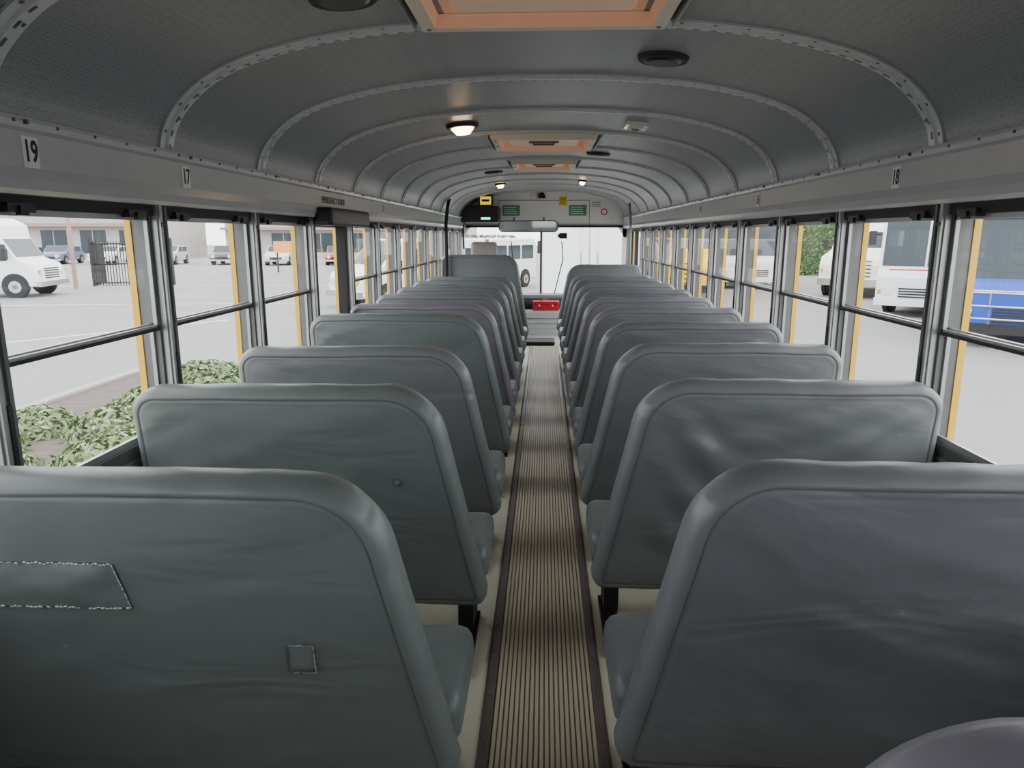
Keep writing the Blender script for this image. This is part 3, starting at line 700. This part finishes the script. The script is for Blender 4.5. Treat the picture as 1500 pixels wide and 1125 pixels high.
def ex_sb(mb,L,W):
    ex_common(1.0,(0.7,1.35),(0.4,0.65),(7.7,2.0),0.5,M['black'])(mb,L,W)
    for s in (-1,1):
        for z in (0.8,1.15,1.4): mb.box(0.1,7.3,s*(W/2+0.01)-0.012,s*(W/2+0.01)+0.012,z,z+0.05,M['black'])
vehicle('school_bus',(4.6,24.0),-100,2.4,sb,M['yellow'],[(0.5+0.85*k,1.2+0.85*k,1.75,2.4) for k in range(8)],[2.0,8.2],0.48,(4,),True,extras=ex_sb)
vehicle('white_transit_bus',(8.9,31.0),-101,2.5,coach,M['white'],cw,[2.0,7.6],0.48,(4,),True,extras=ex_plain)
def ex_rear(mb,L,W):
    ex_common(1.0,(0.8,1.35),(0.45,0.7),(5.6,1.9))(mb,L,W)
    mb.box(-0.015,0.0,-0.012,0.012,0.6,3.0,M['alu'])
    for s in (-1,1):
        mb.box(-0.015,0.0,s*(W/2-0.05)-0.012,s*(W/2-0.05)+0.012,0.55,3.0,M['alu']); mb.box(-0.03,0.0,s*0.95-0.08,s*0.95+0.08,0.62,0.72,M['red'])
        mb.tube([(-0.03,s*0.2,0.8),(-0.03,s*0.2,2.9)],0.015,M['chrome'])
    mb.box(-0.25,0.0,-W/2+0.1,W/2-0.1,0.45,0.55,M['alud'])
vehicle('white_box_truck',(1.35,24.6),88,2.4,truck,M['white'],[(4.5,5.4,1.6,2.25)],[1.5,6.0],0.5,(5,),extras=ex_rear)  # added: plain white back stands in for the blown-out white bus ahead
car=[(0,0.35),(0.05,0.85),(0.5,0.98),(1.1,1.42),(2.5,1.45),(3.2,0.98),(4.2,0.82),(4.35,0.6),(4.35,0.3),(0.1,0.3)]
cols=[(0.35,0.05,0.05),(0.6,0.6,0.6),(0.12,0.14,0.2),(0.8,0.8,0.8),(0.5,0.5,0.48),(0.08,0.08,0.08),(0.6,0.6,0.62),(0.35,0.06,0.05),(0.7,0.7,0.7)]
for k in range(9):
    m=mat('car_paint_%d'%k,cols[k],0.3,0.2)
    vehicle('parked_car',(-48+k*4.6,54+ (k%3)*0.4),-80,1.8,car,m,[(0.75,1.75,0.98,1.34),(1.85,2.75,0.98,1.34)],[0.8,3.5],0.32,(4,),extras=ex_common(0.66,(0.45,0.6),(0.3,0.42)))
mb=MB(); A=Vector((-20.3,31.5,GZ)); B=Vector((-17.3,32.8,GZ)); nb=28
for k in range(nb+1):
    p=A.lerp(B,k/nb); big=k%14==0; r=0.05 if big else 0.014; mb.box(p.x-r,p.x+r,p.y-r,p.y+r,GZ,GZ+(2.15 if big else 2.0),M['black'])
for z in (0.15,1.0,1.9): mb.tube([A+Vector((0,0,z)),B+Vector((0,0,z))],0.03,M['black'])
A2=A.copy(); B2=Vector((-21.6,34.5,GZ))
for k in range(16):
    p=A2.lerp(B2,k/15); mb.box(p.x-0.015,p.x+0.015,p.y-0.015,p.y+0.015,GZ,GZ+2.0,M['black'])
mb.tube([A2+Vector((0,0,1.9)),B2+Vector((0,0,1.9))],0.03,M['black']); mb.build('iron_fence')
for (x,y,h) in ((-20.3,30.2,7),(-34,45,8),(-9,52,8)):
    mb=MB(); mb.cyl((0,0,h/2),0.09,h,'z',M['brick'] if y<31 else M['conc'],12,r2=0.07); mb.box(-0.8,0.1,-0.06,0.06,h-0.1,h,M['conc']); mb.build('light_pole',loc=(x,y,GZ))
def building(name,x0,x1,y,h,m,m2,d=10,rot=0):
    e=empty(name,((x0+x1)/2,y,GZ),rot); W=(x1-x0)/2; mb=MB()
    mb.box(-W,W,0,d,0,h,m); mb.box(-W-0.3,W+0.3,-0.6,d,h,h+0.5,m2); mb.box(-W,W,-1.2,0,h*0.62,h*0.68,m2)
    k=-W+1
    while k<W-3:
        mb.box(k,k+2.6,-0.05,0.02,0.5,h*0.55,M['vglass']); mb.box(k+1.27,k+1.33,-0.08,0.0,0.5,h*0.55,M['alu']); k+=4
    mb.build('facade',e)
building('shop_building',-75,-38,70,5.0,M['stucco'],M['brick']); building('shop_building',-34,-8,76,4.5,M['stucco'],M['brick'])
building('shop_building',16,60,66,5.5,M['stucco'],M['brick'])
mb=MB(); mb.box(-0.9,0.9,-0.05,0.05,1.2,1.9,M['orange']); mb.cyl((-0.7,0,0.6),0.05,1.2,'z',M['black']); mb.cyl((0.7,0,0.6),0.05,1.2,'z',M['black']); mb.build('orange_sign',loc=(-15.8,44,GZ))

M['leafhi']=mat('leaf_pale',(0.27,0.32,0.18),0.55,0,0.2,3,spec=0.3)
def leaves(name,fn,count,size,m,parent=None):
    mb=MB()
    for k in range(count):
        p,nrm=fn(); a=random.uniform(0,6.28); sz=size*random.uniform(0.6,1.3)
        nrm=(nrm+Vector((random.uniform(-.8,.8),random.uniform(-.8,.8),random.uniform(-.4,.7)))).normalized()
        u=nrm.orthogonal().normalized(); u=Matrix.Rotation(a,3,nrm)@u; w=nrm.cross(u)
        mb.add([p-u*sz*0.5,p-w*sz*0.22+nrm*sz*0.05,p+u*sz*0.6,p+w*sz*0.22+nrm*sz*0.05],[(0,1,2,3)],m if random.random()<0.7 else M['leafhi'])
    return mb.build(name,parent,recalc=False)
e=empty('planter_bed',(0,0,GZ))
px0,px1,py0,py1=-6.5,-2.6,1.0,11.4
mb=MB(); mb.box(px0,px1,py0,py1,0.0,0.10,M['mulch']); mb.build('soil',e)
mb=MB()
mb.box(px0-0.16,px0,py0-0.16,py1+0.16,0,0.15,M['conc']); mb.box(px1,px1+0.16,py0-0.16,py1+0.16,0,0.15,M['conc']); mb.box(px0,px1,py1,py1+0.16,0,0.15,M['conc']); mb.box(px0,px1,py0-0.16,py0,0,0.15,M['conc'])
mb.build('curb',e,bevel=0.02)
blobs=[(-5.2,10.5,0.6),(-4.6,9.6,0.6),(-3.9,10.3,0.65),(-5.0,8.6,0.45),(-4.2,8.6,0.7),(-3.4,9.5,0.7),(-4.7,7.6,0.6),(-5.9,6.7,0.5),(-5.3,5.9,0.6),(-5.7,7.5,0.4),(-4.0,6.5,0.7),(-6.0,5.2,0.4),(-3.6,7.6,0.7),(-4.9,4.8,0.7),(-3.3,5.0,0.8),(-5.9,4.0,0.5),(-5.2,3.4,0.7)]
def pl():
    b=random.choice(blobs); a=random.uniform(0,6.28); q=math.acos(random.uniform(0,1)); rr=b[2]*random.uniform(0.8,1.15)
    nn=Vector((math.sin(q)*math.cos(a),math.sin(q)*math.sin(a),math.cos(q)))
    return Vector((b[0]+nn.x*rr,b[1]+nn.y*rr,0.10+nn.z*0.24*random.uniform(0.6,1.25))),nn
leaves('shrubs',pl,21000,0.095,M['leaf'],e)
def hedge(x,y,lx,ly,h,cnt):
    e=empty('hedge',(x,y,GZ)); mb=MB(); mb.box(-lx/2+0.15,lx/2-0.15,-ly/2+0.15,ly/2-0.15,0,h-0.15,M['leaf2']); mb.build('core',e,bevel=0.2)
    def f():
        c=random.random()
        if c<0.5: return Vector((random.uniform(-lx/2,lx/2),-ly/2+random.uniform(-.1,.15),random.uniform(0,h))),Vector((0,-1,0.3))
        if c<0.8: return Vector((random.uniform(-lx/2,lx/2),random.uniform(-ly/2,ly/2),h+random.uniform(-.15,.1))),Vector((0,0,1))
        return Vector(((-1 if c<0.9 else 1)*(lx/2+random.uniform(-.15,.1)),random.uniform(-ly/2,ly/2),random.uniform(0,h))),Vector((-1 if c<0.9 else 1,0,0.3))
    mb=MB()
    for k in range(cnt):
        p,nrm=f(); nrm=(nrm+Vector([random.uniform(-.7,.7) for _ in range(3)])).normalized(); u=nrm.orthogonal().normalized(); w=nrm.cross(u); sz=random.uniform(0.1,0.24)
        mb.add([p-u*sz*.5,p-w*sz*.3,p+u*sz*.5,p+w*sz*.3],[(0,1,2,3)],M['leaf2'] if random.random()<.7 else M['leaf'])
    mb.build('foliage',e,recalc=False)
hedge(20.5,43,12,2,3.1,8000); hedge(-6,48,8,2,2.2,3000)

# ---------------------------------------------------------------- light & camera
w=bpy.data.worlds.new('World'); bpy.context.scene.world=w; w.use_nodes=True; nt=w.node_tree
bg=nt.nodes['Background']; tc=nt.nodes.new('ShaderNodeTexCoord'); sx=nt.nodes.new('ShaderNodeSeparateXYZ'); r=nt.nodes.new('ShaderNodeValToRGB')
nt.links.new(tc.outputs['Generated'],sx.inputs[0]); nt.links.new(sx.outputs['Z'],r.inputs[0]); nt.links.new(r.outputs[0],bg.inputs[0])
r.color_ramp.elements[0].position=0.0; r.color_ramp.elements[0].color=(0.90,0.91,0.93,1); r.color_ramp.elements[1].position=0.6; r.color_ramp.elements[1].color=(0.98,0.985,1.0,1)
bg.inputs[1].default_value=5.2

cam=bpy.data.cameras.new('camera'); co=bpy.data.objects.new('camera',cam); C.objects.link(co)
cam.sensor_width=36; cam.lens=1040/1500*36; cam.clip_start=0.02; cam.clip_end=500
co.location=(0.008,0,1.33); co.rotation_euler=(math.radians(90-11.85),0,math.radians(2.55))
bpy.context.scene.camera=co
